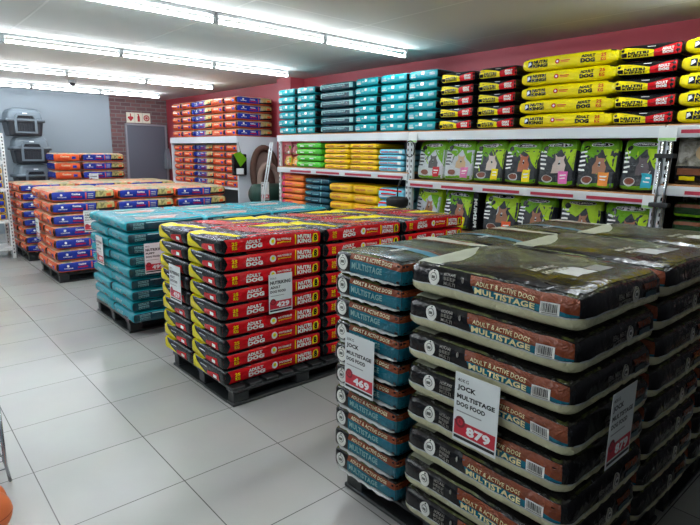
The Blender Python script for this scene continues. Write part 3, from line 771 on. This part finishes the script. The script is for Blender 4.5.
# middle shelf, left bay
GR = film('green_bag', (70, 180, 40), .3); YB = film('yellow_bag', (250, 200, 20), .35); LB = film('sky_bag', (120, 200, 225), .3); PK2 = film('pink_bag', (200, 110, 120), .35); AMB = film('amber_bag', (225, 160, 50), .35); ORB = film('orange_bag', (235, 120, 50), .35); MAG = film('magenta', (210, 60, 100), .35)
RTX = film('brick_red', (196, 60, 30), .4)
GB = plain_bag(.60, .5, .088, GR, [(-.8, .1, .6, .4, film('pale_green', (150, 220, 120))), (-.6, -.4, -.3, -.1, WH), (.1, -.35, .4, -.1, WH)], 61)
YB1 = plain_bag(.52, .5, .066, YB, [('t', 'DOG FOOD', -.75, -.35, -.15, .3, RTX), (0, -.25, .3, .25, AMB), ('t', 'MEATY', .35, -.35, .75, .3, RTX)], 62)
YB2 = plain_bag(.47, .5, .118, YB, [('t', 'DOG FOOD', -.7, -.3, .1, .15, RTX), (.25, -.25, .7, .1, AMB), (-.8, .75, .8, .95, RED)], 63)
SB1 = plain_bag(.42, .5, .066, LB, [('t', 'DOG FOOD', -.8, -.3, .6, .3, RED), (.6, -.6, .85, .6, WH)], 64)
SB2 = plain_bag(.44, .5, .155, LB, [(-.9, .5, .9, .95, RED), (-.7, -.1, .5, .15, RED), (-.8, -.5, .2, -.3, WH)], 65)
OB = plain_bag(.57, .5, .088, ORB, [(-.98, -.8, -.6, .8, MAG), ('t', 'PUPPY', -.5, -.2, .1, .4, MAG), (.3, -.4, .8, .0, AMB)], 66)
DT = plain_bag(.56, .5, .084, film('navy_teal', (16, 74, 92), .3), [(-.8, -.1, -.4, .2, TEALP), (.35, -.8, .42, .8, TEALP), (-.3, -.3, .2, .0, TEALP)], 67)
g = 'bags on the middle shelf of the first bay'
shelf_col([GB], 6.25, 1.532, 4, .0885, .5, 'bright green bag', 'on the middle shelf', g)
shelf_col([YB1], 5.63, 1.532, 5, .067, .5, 'slim yellow bag beside the green bags', 'on the middle shelf', g)
shelf_col([YB1], 5.09, 1.532, 5, .067, .5, 'slim yellow bag beside the sky blue ones', 'on the middle shelf', g)
shelf_col([SB1], 4.60, 1.532, 4, .067, .5, 'slim sky blue bag', 'on the middle shelf', g)
g = 'bags on the lower shelf of the first bay'
shelf_col([OB], 6.66, .862, 6, .0925, .5, 'orange and magenta bag', 'on the lower shelf', g)
shelf_col([DT], 6.06, .862, 6, .0885, .5, 'dark teal bag with pale stripe', 'on the lower shelf', g)
shelf_col([YB2], 5.54, .862, 4, .122, .5, 'fat yellow bag beside the dark teal bags', 'on the lower shelf', g)
shelf_col([YB2], 5.05, .862, 4, .122, .5, 'fat yellow bag beside the blue and red bags', 'on the lower shelf', g)
shelf_col([SB2], 4.59, .862, 3, .16, .5, 'fat sky blue and red bag', 'on the lower shelf', g)
# little standing treat bags
TP = pouch(71, .2, .178, .08, PK2, PK2, WH, True, blob=(150, 80, 60), name='TREATS'); TA = pouch(72, .2, .165, .08, AMB, AMB, RED, True, blob=(230, 200, 150), name='TREATS')
for i, yy in enumerate((6.885, 6.675)):
    for j, (me, nm) in enumerate(((TA, 'amber'), (TP, 'pink'))):
        place('treat_pouch', me, (XS+.1, yy, 1.532+.168*j), R, f'small {nm} treat pouch, {"outer" if i == 0 else "inner"} one, beside the green bags', 'pouch', 'treat pouches on the middle shelf')

# pouches, right-hand bay
tags = [(film('tag_red', (200, 40, 50)), 'red', True, (70, 66, 66)), (film('tag_pink', (220, 120, 170)), 'rose pink', True, (190, 160, 120)), (YE, 'yellow', False, (205, 190, 175)), (YE, 'yellow', False, (170, 90, 50)), (film('tag_hot', (230, 110, 180)), 'bright pink', False, (190, 170, 160)), (film('tag_or', (236, 146, 60)), 'orange', False, (160, 110, 80)), (film('tag_teal', (40, 170, 190)), 'turquoise', False, (90, 80, 84))]
ys = [(4.235, 3.85), (3.845, 3.475), (3.46, 3.10), (3.09, 2.73), (2.72, 2.37), (2.34, 2.0), (1.96, 1.66)]
wh = ['closest to the post', '', 'with pale dog', 'with brown dog', '', '', '']
for i, ((tc, nm, wt, bl), (y1, y0)) in enumerate(zip(tags, ys)):
    me = pouch(80+i, (y1-y0)*1.07, .44 if i < 4 else .445, .17, PALE if wt else DGREY, LIME, tc, wt, blob=bl)
    extra = ' and '+wh[i] if wh[i] and i > 1 else ''
    place('pet_food_pouch', me, (XS+.13, (y0+y1)/2, 1.457), R+random.uniform(-.03, .03), f'standing {"pale" if wt else "charcoal"} and lime pouch with {nm} tag{extra}, middle shelf', 'pouch', 'lime pouches on the middle shelf')
ys = [(4.25, 3.88, 1), (3.83, 3.47, 0), (3.30, 2.92, 0), (2.90, 2.54, 0), (2.46, 2.10, 0), (2.06, 1.68, 0)]
lb = ['pale lime pouch beside the shelf post', 'charcoal lime pouch beside the slim black box', 'charcoal lime pouch with yellow badge', 'charcoal lime pouch with a pink badge', 'charcoal lime pouch with pale folds', 'wide lime pouch beside the chrome poles']
for i, (y1, y0, wt) in enumerate(ys):
    me = pouch(90+i, (y1-y0)*1.08, .455-.015*(i % 2), .2, PALE if wt else DGREY, LIMEB if i % 2 == 0 else LIME, (YE, YE, OR, film('tag_hot', (230, 110, 180)), OR, film('tag_teal', (40, 170, 190)))[i], bool(wt), blob=(150, 100, 70))
    o = place('pet_food_pouch', me, (XS+.14, (y0+y1)/2, .932), R+random.uniform(-.1, .1), lb[i]+', standing on the lower shelf', 'pouch', 'lime pouches on the lower shelf')
MB().bevbox(-.035, .035, -.1, .1, 0, .42, K, .005).build('carton', None, (XS+.13, 3.385, .932), R)
cb = bpy.data.objects['carton']; tag(cb, 'slim black carton between two lime pouches on the lower shelf', 'box')
vs, fs = text2d('PREMIUM', (0, 0, .3, .04), .03)
lt = MB(); lt.add([(-.018+y, -.1015, .06+x) for x, y in vs], fs, WH); lt.build('lettering', cb, fixn=False)
# right bay contents
GDK = film('deep_green_bag', (28, 62, 26), .3); BRN = film('brown_bag', (120, 66, 36), .35)
JN = plain_bag(.9, .5, .134, GDK, [(-.98, .35, .98, .9, BRN), ('t', 'JUNIOR', -.5, -.3, .2, .35, WH), (-.98, -.9, -.5, -.5, LIME)], 101, K)
column([JN], None, XS+.3, 1.08, 1.002, 3, .137, R, 'dark green bag lettered JUNIOR', 'on the far right shelf', 'junior bags at the right edge', name='pet_food_bag', cat='bag of pet food')
CL = mat_photo('stone_picture', [(0.35, (50, 50, 48)), (0.5, (150, 146, 130)), (0.65, (200, 198, 190))], 12)
def litter(seed):
    B = Bag(.36, .16, .40, (.03, .07, .05), lambda f, s, t: CL if t > -.06 else K, seed, .01, 6, .003, taper_top=.6, cuts=((), (), (-.06,)))
    B.rect('front', -.15, -.13, .15, -.08, BRN, 2); B.rect('front', -.13, -.17, -.02, -.14, YE, 2); B.disc('front', .02, .05, .06, mat('tan', (190, 160, 120), .5), 2)
    return B.mesh('pet_food_pouch')
for i, yy in enumerate((1.38, .98)):
    place('pet_food_pouch', litter(105+i), (XS+.14, yy, 1.542), R, ['grey and black pouch beside the chrome poles on the far right shelf', 'grey and black pouch at the right edge of the photo'][i], 'pouch', 'grey pouches on the right shelf')

# ------------------------------------------------------------------ things at the shelf posts
CHR = mat('chrome', (210, 214, 216), .18, 1.0)
pp = empty('chrome_pole_set', (XS-.07, 1.585, 0))
for dy in (-.03, .03): MB().tube([(0, dy, 1.06), (0, dy, 1.86)], .012, CHR, 12).build('pole', pp)
for z in (1.74, 1.36, 1.10): MB().bevbox(-.03, .048, -.07, .07, z, z+.035, PK, .006).build('clamp', pp)
MB().bevbox(-.03, .048, -.14, .14, 1.02, 1.07, PK, .008).build('bracket', pp)
tag(pp, 'pair of chrome poles in black clamps fixed to the right shelf post', 'pole')
TG = mat('tag_green', (150, 200, 110), .5)
for (y, z, lab) in ((1.60, 1.93, 'small white card with green base on the right shelf post'), (4.25, 1.93, 'small white card at the middle shelf post'), (1.66, 1.40, 'small green-edged card low on the right shelf post')):
    c = MB().box(-.002, 0, -.065, .065, -.06, .045, SW).box(-.0035, -.0022, -.06, .06, -.055, -.035, TG).build('shelf_card', None, (XS-.031, y, z))
    tag(c, lab, 'card', 'little cards on the shelf posts')
# black cable loop and scoop at the middle post
lp = MB().tube([(0, .05*math.cos(q)*1.5, .09*math.sin(q)) for q in [2*math.pi*i/20 for i in range(20)]], .006, K, 8, closed=True).build('cable_lock', None, (XS-.04, 4.28, 1.80))
tag(lp, 'black cable loop hanging at the middle shelf post', 'cable')
sc = empty('food_scoop', (XS-.17, 4.33, 0))
MB().tube([(.05, -.02, 1.48), (0, .0, 1.36), (0, 0, 1.26)], .008, K, 8).build('strap', sc)
MB().lathe([(0, 0), (.09, .0), (.125, .035), (.13, .10), (.12, .115), (.085, .13), (0, .135)], (0, 0, 1.125), mat('matt_black', (24, 24, 26), .7), 28).build('bowl', sc)
tag(sc, 'round black scoop hanging on a strap at the middle shelf post', 'scoop')

# ------------------------------------------------------------------ white gondola with blue and orange bags
GY0, GY1 = 8.25, 10.95
ge = empty('display_unit', (XS, GY0, 0)); GW = mat('gondola_white', (214, 220, 228), .45)
MB().bevbox(0, .8, 0, .03, 0, 1.995, GW, .003, 1).build('end_panel', ge)
MB().bevbox(0, .8, GY1-GY0-.03, GY1-GY0, 0, 1.995, GW, .003, 1).build('end_panel', ge)
MB().box(.77, .8, .031, GY1-GY0-.031, 0, 1.99, DARK).build('back_panel', ge)
for z in (1.995, 1.115, .35): MB().box(.0, .768, .031, GY1-GY0-.031, z-.03, z, GW).build('deck', ge)
MB().bevbox(-.02, -.001, 0, GY1-GY0, 1.88, 1.996, GW, .003, 1).build('fascia', ge)
tag(ge, 'white display unit against the red wall filled with orange and blue bags', 'shelf')
GB_ = {h: (blue_bag(38, L=.74, W=.43, H=h), blue_bag(39, L=.74, W=.46, H=h)) for h in (.132, .124)}
cols = [(8.51, 0, 'corner'), (8.96, 0, 'second'), (None, 1, 'third'), (10.22, 0, 'fourth'), (10.68, 0, 'fifth')]
for z0, n, p, sh in ((1.998, 5, .133, 'on top'), (1.117, 6, .125, 'inside')):
    BG, BG2 = GB_[.132 if n == 5 else .124]
    for yc, kind, nm in cols:
        look = 'bag showing its orange end' if not kind else 'bag showing its long blue side'
        if kind: column([BG2], None, XS+.27, 9.59, z0, n, p, R, look, f'{sh} of the white display unit', f'bags {sh} of the white display unit', jit=.002, jr=.003)
        else: column([BG], None, XS+.385, yc, z0, n, p, 0, look, f'{nm} column, {sh} of the display unit', f'bags {sh} of the white display unit', jit=.002, jr=.003)
hb = empty('hanging_pouch', (XS-.03, 8.02, 0))
hb.location = (XS+.0, 8.205, 0); hb.rotation_euler = (0, 0, H2)
MB().bevbox(-.035, .035, -.13, .13, 1.34, 1.70, K, .02, 3).build('body', hb); MB().prism([(-.13, 1.62), (.0, 1.74), (.13, 1.70), (.0, 1.48)], -.037, -.036, LIME, 'x').build('label', hb)
MB().box(-.038, -.0365, -.06, .08, 1.36, 1.46, SW).build('card', hb)
MB().tube([(0, -.04, 1.70), (.03, 0, 1.9), (0, .04, 1.70)], .004, K, 6).build('hanger', hb)
tag(hb, 'black and green pouch hanging at the corner of the white display unit', 'pouch')
gb = MB().prism([(12.82, 1.30), (13.04, 1.30), (13.0, 1.66), (12.94, 1.78), (12.88, 1.6)], 5.40, 5.50, mat('grey_cloth', (120, 126, 134), .8), 'x').build('cloth_bag')
MB().tube([(5.45, 12.94, 1.76), (5.5, 12.94, 1.84), (5.545, 12.94, 1.84)], .006, PK, 6).build('hook', gb)
tag(gb, 'grey cloth bag hanging on the red wall beside the brick wall', 'bag')

# ------------------------------------------------------------------ pet beds between the display unit and the shelves
BR1 = mat('brown_plush', (92, 66, 56), .9, bump=.4, bscale=60); BR2 = mat('taupe_plush', (140, 118, 108), .9, bump=.4, bscale=60); GRN = mat('bottle_green', (22, 62, 52), .55, bump=.3)
def ring(rx, rz, rt, M1, M2, loc, tilt, rzz):
    e = empty('pet_bed', loc, rzz); e.rotation_euler = (tilt, 0, rzz)
    n = 30; pts = [(rx*math.cos(q), 0, rz+rz*math.sin(q)) for q in [2*math.pi*i/n for i in range(n)]]
    MB().tube(pts, rt, M1, 12, closed=True).build('rim', e)
    vs = [(0, .02, rz)]; fs = []
    for k in range(4):
        f = (k+1)/4
        for i in range(n):
            q = 2*math.pi*i/n; vs.append((rx*f*math.cos(q), .02-.04*(1-f*f), rz+rz*f*math.sin(q)))
    for i in range(n): fs.append((0, 1+i, 1+(i+1) % n))
    for k in range(3):
        for i in range(n): fs.append((1+k*n+i, 1+(k+1)*n+i, 1+(k+1)*n+(i+1) % n, 1+k*n+(i+1) % n))
    MB().add(vs, fs, M2, True).build('cushion', e)
    return e
rb = MB().bevbox(-.23, .23, -.40, .34, 0, .88, PK, .02).build('storage_box', None, (5.02, 7.86, 0))
tag(rb, 'dark storage box between the white display unit and the shelves', 'box')
tag(ring(.26, .44, .055, BR1, BR2, (5.17, 8.10, .93), -.08, 0.1), 'large brown oval pet bed leaning upright beside the white display unit', 'pet bed', 'plush pet beds')
tag(ring(.19, .30, .05, BR2, BR1, (5.08, 7.86, .93), -.08, 0.1), 'smaller taupe oval pet bed leaning before the large brown one', 'pet bed', 'plush pet beds')
gm = empty('pet_mat', (5.0, 7.61, .885))
MB().tube([(-.43, 0, .175), (-.38, 0, .175), (.3, 0, .175), (.34, 0, .175)], [.11, .17, .17, .10], GRN, 20).build('roll', gm)
for x in (-.2, .16): MB().tube([(x, .17*math.cos(q), .17+.17*math.sin(q)) for q in [2*math.pi*i/20 for i in range(20)]], .008, K, 6, closed=True).build('strap', gm)
tag(gm, 'rolled bottle-green pet mat lying on the storage box beside the shelves', 'mat')
sign((4.70, 7.415, 1.27), 0, [('PET', 1), ('BED', 1)], '299', 'white price sign hanging before the rolled green mat', .15, .29)
ld = empty('folding_stand', (4.60, 7.07, 0))
for d in (0, .06): MB().tube([(0, .52+d, .0), (0, -.05+d, 1.88)], .011, SHW, 8).build('rail', ld)
for k in range(8):
    z = .2+k*.22; y = .52-.57*z/1.88; MB().tube([(0, y-.0, z), (0, y+.06, z+.02)], .007, SHW, 6).build('rung', ld)
tag(ld, 'slim white metal stand leaning beside the first shelving bay', 'stand')

# ------------------------------------------------------------------ pet carriers by the grey wall
CG = mat('carrier_grey', (100, 112, 122), .5); CDK = mat('carrier_dark', (34, 38, 46), .5); CIN = mat('carrier_inside_shade', (22, 27, 38), .5)
def carrier():
    e = empty('pet_carrier')
    w0, w1, h, d = .30, .36, .53, .62
    # lower tub
    mb = MB()
    def loft(sections, M, cap=True):
        n = len(sections[0]); vs = [p for s in sections for p in s]; fs = []
        for i in range(len(sections)-1):
            for k in range(n):
                k2 = (k+1) % n; fs.append((i*n+k, i*n+k2, (i+1)*n+k2, (i+1)*n+k))
        if cap: fs += [tuple(range(n))[::-1], tuple(range((len(sections)-1)*n, len(sections)*n))]
        mb.add(vs, fs, M)
    def rr(wx, wy, z, r=.06, seg=4):
        o = []
        for cx, cy, q0 in ((wx-r, wy-r, 0), (-wx+r, wy-r, 90), (-wx+r, -wy+r, 180), (wx-r, -wy+r, 270)):
            for k in range(seg+1):
                q = math.radians(q0+90*k/seg); o.append((cx+r*math.cos(q), cy+r*math.sin(q), z))
        return o
    loft([rr(.27, .27, 0), rr(.28, .28, .02), rr(.31, .30, .25), rr(.345, .33, .26), rr(.345, .33, .285)], CDK); mb.build('tub', e)
    mb = MB(); loft([rr(.345, .33, .286), rr(.345, .33, .31), rr(.31, .30, .32), rr(.28, .285, .44), rr(.24, .25, .495), rr(.19, .2, .515)], CG); mb.build('lid', e)
    fr = MB(); arch = [(-.19, .05), (.19, .05), (.19, .33), (.155, .41), (-.155, .41), (-.19, .33)]
    ins = [(-.15, .08), (.15, .08), (.15, .32), (.125, .375), (-.125, .375), (-.15, .32)]
    vs = [(x, -.335, z) for x, z in arch]+[(x, -.335, z) for x, z in ins]+[(x, -.27, z) for x, z in arch]+[(x, -.27, z) for x, z in ins]
    fs = []
    for i in range(6):
        j = (i+1) % 6; fs += [(i, j, j+6, i+6), (i, j, j+12, i+12), (i+6, j+6, j+18, i+18)]
    fr.add(vs, fs, CG); fr.build('door_surround', e)
    dd = MB(); dd.prism(ins, -.30, -.285, CIN, 'y'); g_ = dd.build('door', e)  # near-black sheet: shade of the open carrier's inside put into the colour
    gg = MB()
    for k in range(7): x = -.13+.26*k/6; gg.tube([(x, -.305, .09), (x, -.305, .36)], .004, CIN, 6)
    gg.build('door_bar', g_)
    MB().tube([(-.09, 0, .512), (-.08, 0, .545), (.08, 0, .545), (.09, 0, .512)], .012, CG, 8)
    MB().bevbox(-.04, .04, -.305, -.29, .405, .43, SW, .003, 1).build('latch', e)
    note_children(e); return e
cp = carrier(); nmz = ['topmost and pale-lidded', 'second from the top', 'third from the top', 'lowest']
for k in range(4):
    o = cp if k == 0 else copy_tree(cp)
    o.location = ((2.34, 2.42, 2.43, 2.40)[k], 12.45, 1.978-.528*k); o.rotation_euler = (0, 0, (.0, -.04, .02, 0)[k])
    tag(o, f'grey plastic pet carrier, {nmz[k]}, stacked by the grey wall', 'pet carrier', 'stacked pet carriers')
st = MB().bevbox(-.42, .42, -.35, .35, 0, .38, mat('plinth_grey', (120, 122, 124), .6), .01).build('low_platform', None, (2.42, 12.45, 0)); tag(st, 'low grey platform under the stack of pet carriers', 'platform')

# ------------------------------------------------------------------ safety sign on the brick
sg = MB().box(4.58, 5.13, 13.075, 13.095, 2.36, 2.59, mat('safety_board', (226, 224, 206), .5))
FR = mat('safety_red', (176, 30, 40), .5); yq = 13.0725
def sp(pts): sg.add([(x, yq, z) for x, z in pts], [tuple(range(len(pts)))], FR)
for x in (4.762, 4.948): sg.add([(x-.003, yq, 2.36), (x+.003, yq, 2.36), (x+.003, yq, 2.59), (x-.003, yq, 2.59)], [(0, 1, 2, 3)], SGREY)
cx = 4.67
sp([(cx-.012, 2.50), (cx+.012, 2.50), (cx+.012, 2.565), (cx-.012, 2.565)]); sp([(cx, 2.39), (cx+.07, 2.47), (cx+.045, 2.50), (cx-.045, 2.50), (cx-.07, 2.47)])
cx = 4.855
sp([(cx-.028, 2.39), (cx+.028, 2.39), (cx+.028, 2.50), (cx+.012, 2.525), (cx+.012, 2.56), (cx-.03, 2.56), (cx-.03, 2.545), (cx-.012, 2.54), (cx-.012, 2.525), (cx-.028, 2.50)])
cx = 5.04
sp([(cx+.07*math.cos(q), 2.475+.07*math.sin(q)) for q in [2*math.pi*i/20 for i in range(20)]])
sg.add([(cx+.045*math.cos(q), yq-.001, 2.475+.045*math.sin(q)) for q in [2*math.pi*i/16 for i in range(16)]], [tuple(range(16))], MATS['safety_board'])
sg.add([(cx+.03*math.cos(q), yq-.002, 2.475+.03*math.sin(q)) for q in [2*math.pi*i/16 for i in range(16)]], [tuple(range(16))], FR)
tag(sg.build('safety_sign'), 'white safety sign with three red symbols above the grey door', 'sign')

# ------------------------------------------------------------------ white rack at the left edge
rk = empty('wire_rack', (1.60, 10.0, 0)); RW = mat('rack_white', (222, 224, 224), .45)
for x in (-1.2, 0):
    for y in (0, .45):
        mb = MB(); mb.bevbox(x-.045, x, y, y+.045, 0, 1.97, RW, .003, 1)
        for k in range(34): mb.box(x-.03, x-.015, y-.0012, y+.0, .08+.055*k, .105+.055*k, K)
        mb.build('upright', rk)
for z in (.18, .62, 1.12, 1.55): MB().bevbox(-1.154, -.046, .0, .49, z-.05, z, RW, .003, 1).build('shelf', rk)
mb = MB()
for k in range(14): mb.tube([(-1.13+.083*k, .02, 1.56), (-1.13+.083*k, .02, 1.95)], .004, RW, 6)
for k in range(5): mb.tube([(-1.154, .02, 1.6+.085*k), (-.046, .02, 1.6+.085*k)], .004, RW, 6)
mb.build('wire_grid', rk)
tag(rk, 'white perforated metal rack with yellow bags at the left edge', 'rack')
YR = plain_bag(.50, .4, .10, YB, [(-.6, -.3, .2, .3, RTX), (.65, -.9, .95, .9, BLUE)], 111)
column([YR], None, 1.29, 10.238, .624, 4, .108, 0, 'yellow bag', 'on the white rack at the left edge', 'yellow bags on the white rack', 0, .003)
column([YR], None, 1.29, 10.238, 1.124, 3, .108, 0, 'yellow bag', 'on the upper shelf of the white rack', 'yellow bags on the white rack', 0, .003)

# ------------------------------------------------------------------ wire bin and balls at the left edge
wb = empty('wire_bin', (0, 3.4, 0)); CW = mat('bright_wire', (190, 194, 200), .25, 1)
x0, x1, y0, y1 = -.45, .345, -.27, .27
for x in (x0, x1):
    for y in (y0, y1): MB().tube([(x+(.012 if x > 0 else -.012), y, 0), (x, y, .10), (x, y, .44)], .008, CW, 8).build('leg', wb)
mb = MB()
for z in (.08, .16, .24, .32, .40, .44): mb.tube([(x0, y0, z), (x1, y0, z), (x1, y1, z), (x0, y1, z)], .004, CW, 6, closed=True)
for k in range(11): x = x0+(x1-x0)*k/10; mb.tube([(x, y0, .44), (x, y0, .08), (x, y1, .08), (x, y1, .44)], .003, CW, 6)
for k in range(7): y = y0+(y1-y0)*k/6; mb.tube([(x0, y, .44), (x0, y, .08), (x1, y, .08), (x1, y, .44)], .003, CW, 6)
mb.build('basket', wb)
tag(wb, 'bright wire bin standing on the floor at the left edge', 'bin')
PUR = film('purple_pack', (70, 50, 130), .35)
q = plain_bag(.30, .20, .33, PUR, [(-.7, .1, .7, .8, OR), (-.5, -.6, .5, -.2, WH)], 115, OR)
place('toy_pack', q, (.17, 3.33, .087), H2+.06, 'purple and orange pack inside the wire bin', 'pack')
BO = mat('orange_rubber', (240, 124, 68), .5, bump=.1)
def ball(r, loc, lab):
    mb = MB(); n = 20; prof = [(r*math.sin(math.pi*i/n), -r*math.cos(math.pi*i/n)) for i in range(n+1)]
    mb.lathe(prof, (0, 0, 0), BO, 28); o = mb.build('rubber_ball', None, (loc[0], loc[1], r))
    MB().tube([(r*1.001*math.cos(q), r*1.001*math.sin(q), 0) for q in [2*math.pi*i/40 for i in range(40)]], .0022, mat('seam_orange', (200, 84, 40), .6), 6, closed=True).build('seam', o)
    tag(o, lab, 'ball', 'orange balls on the floor')
ball(.105, (.20, 2.72), 'larger orange rubber ball on the floor before the wire bin')
ball(.07, (.235, 2.905), 'smaller orange rubber ball behind the larger one')
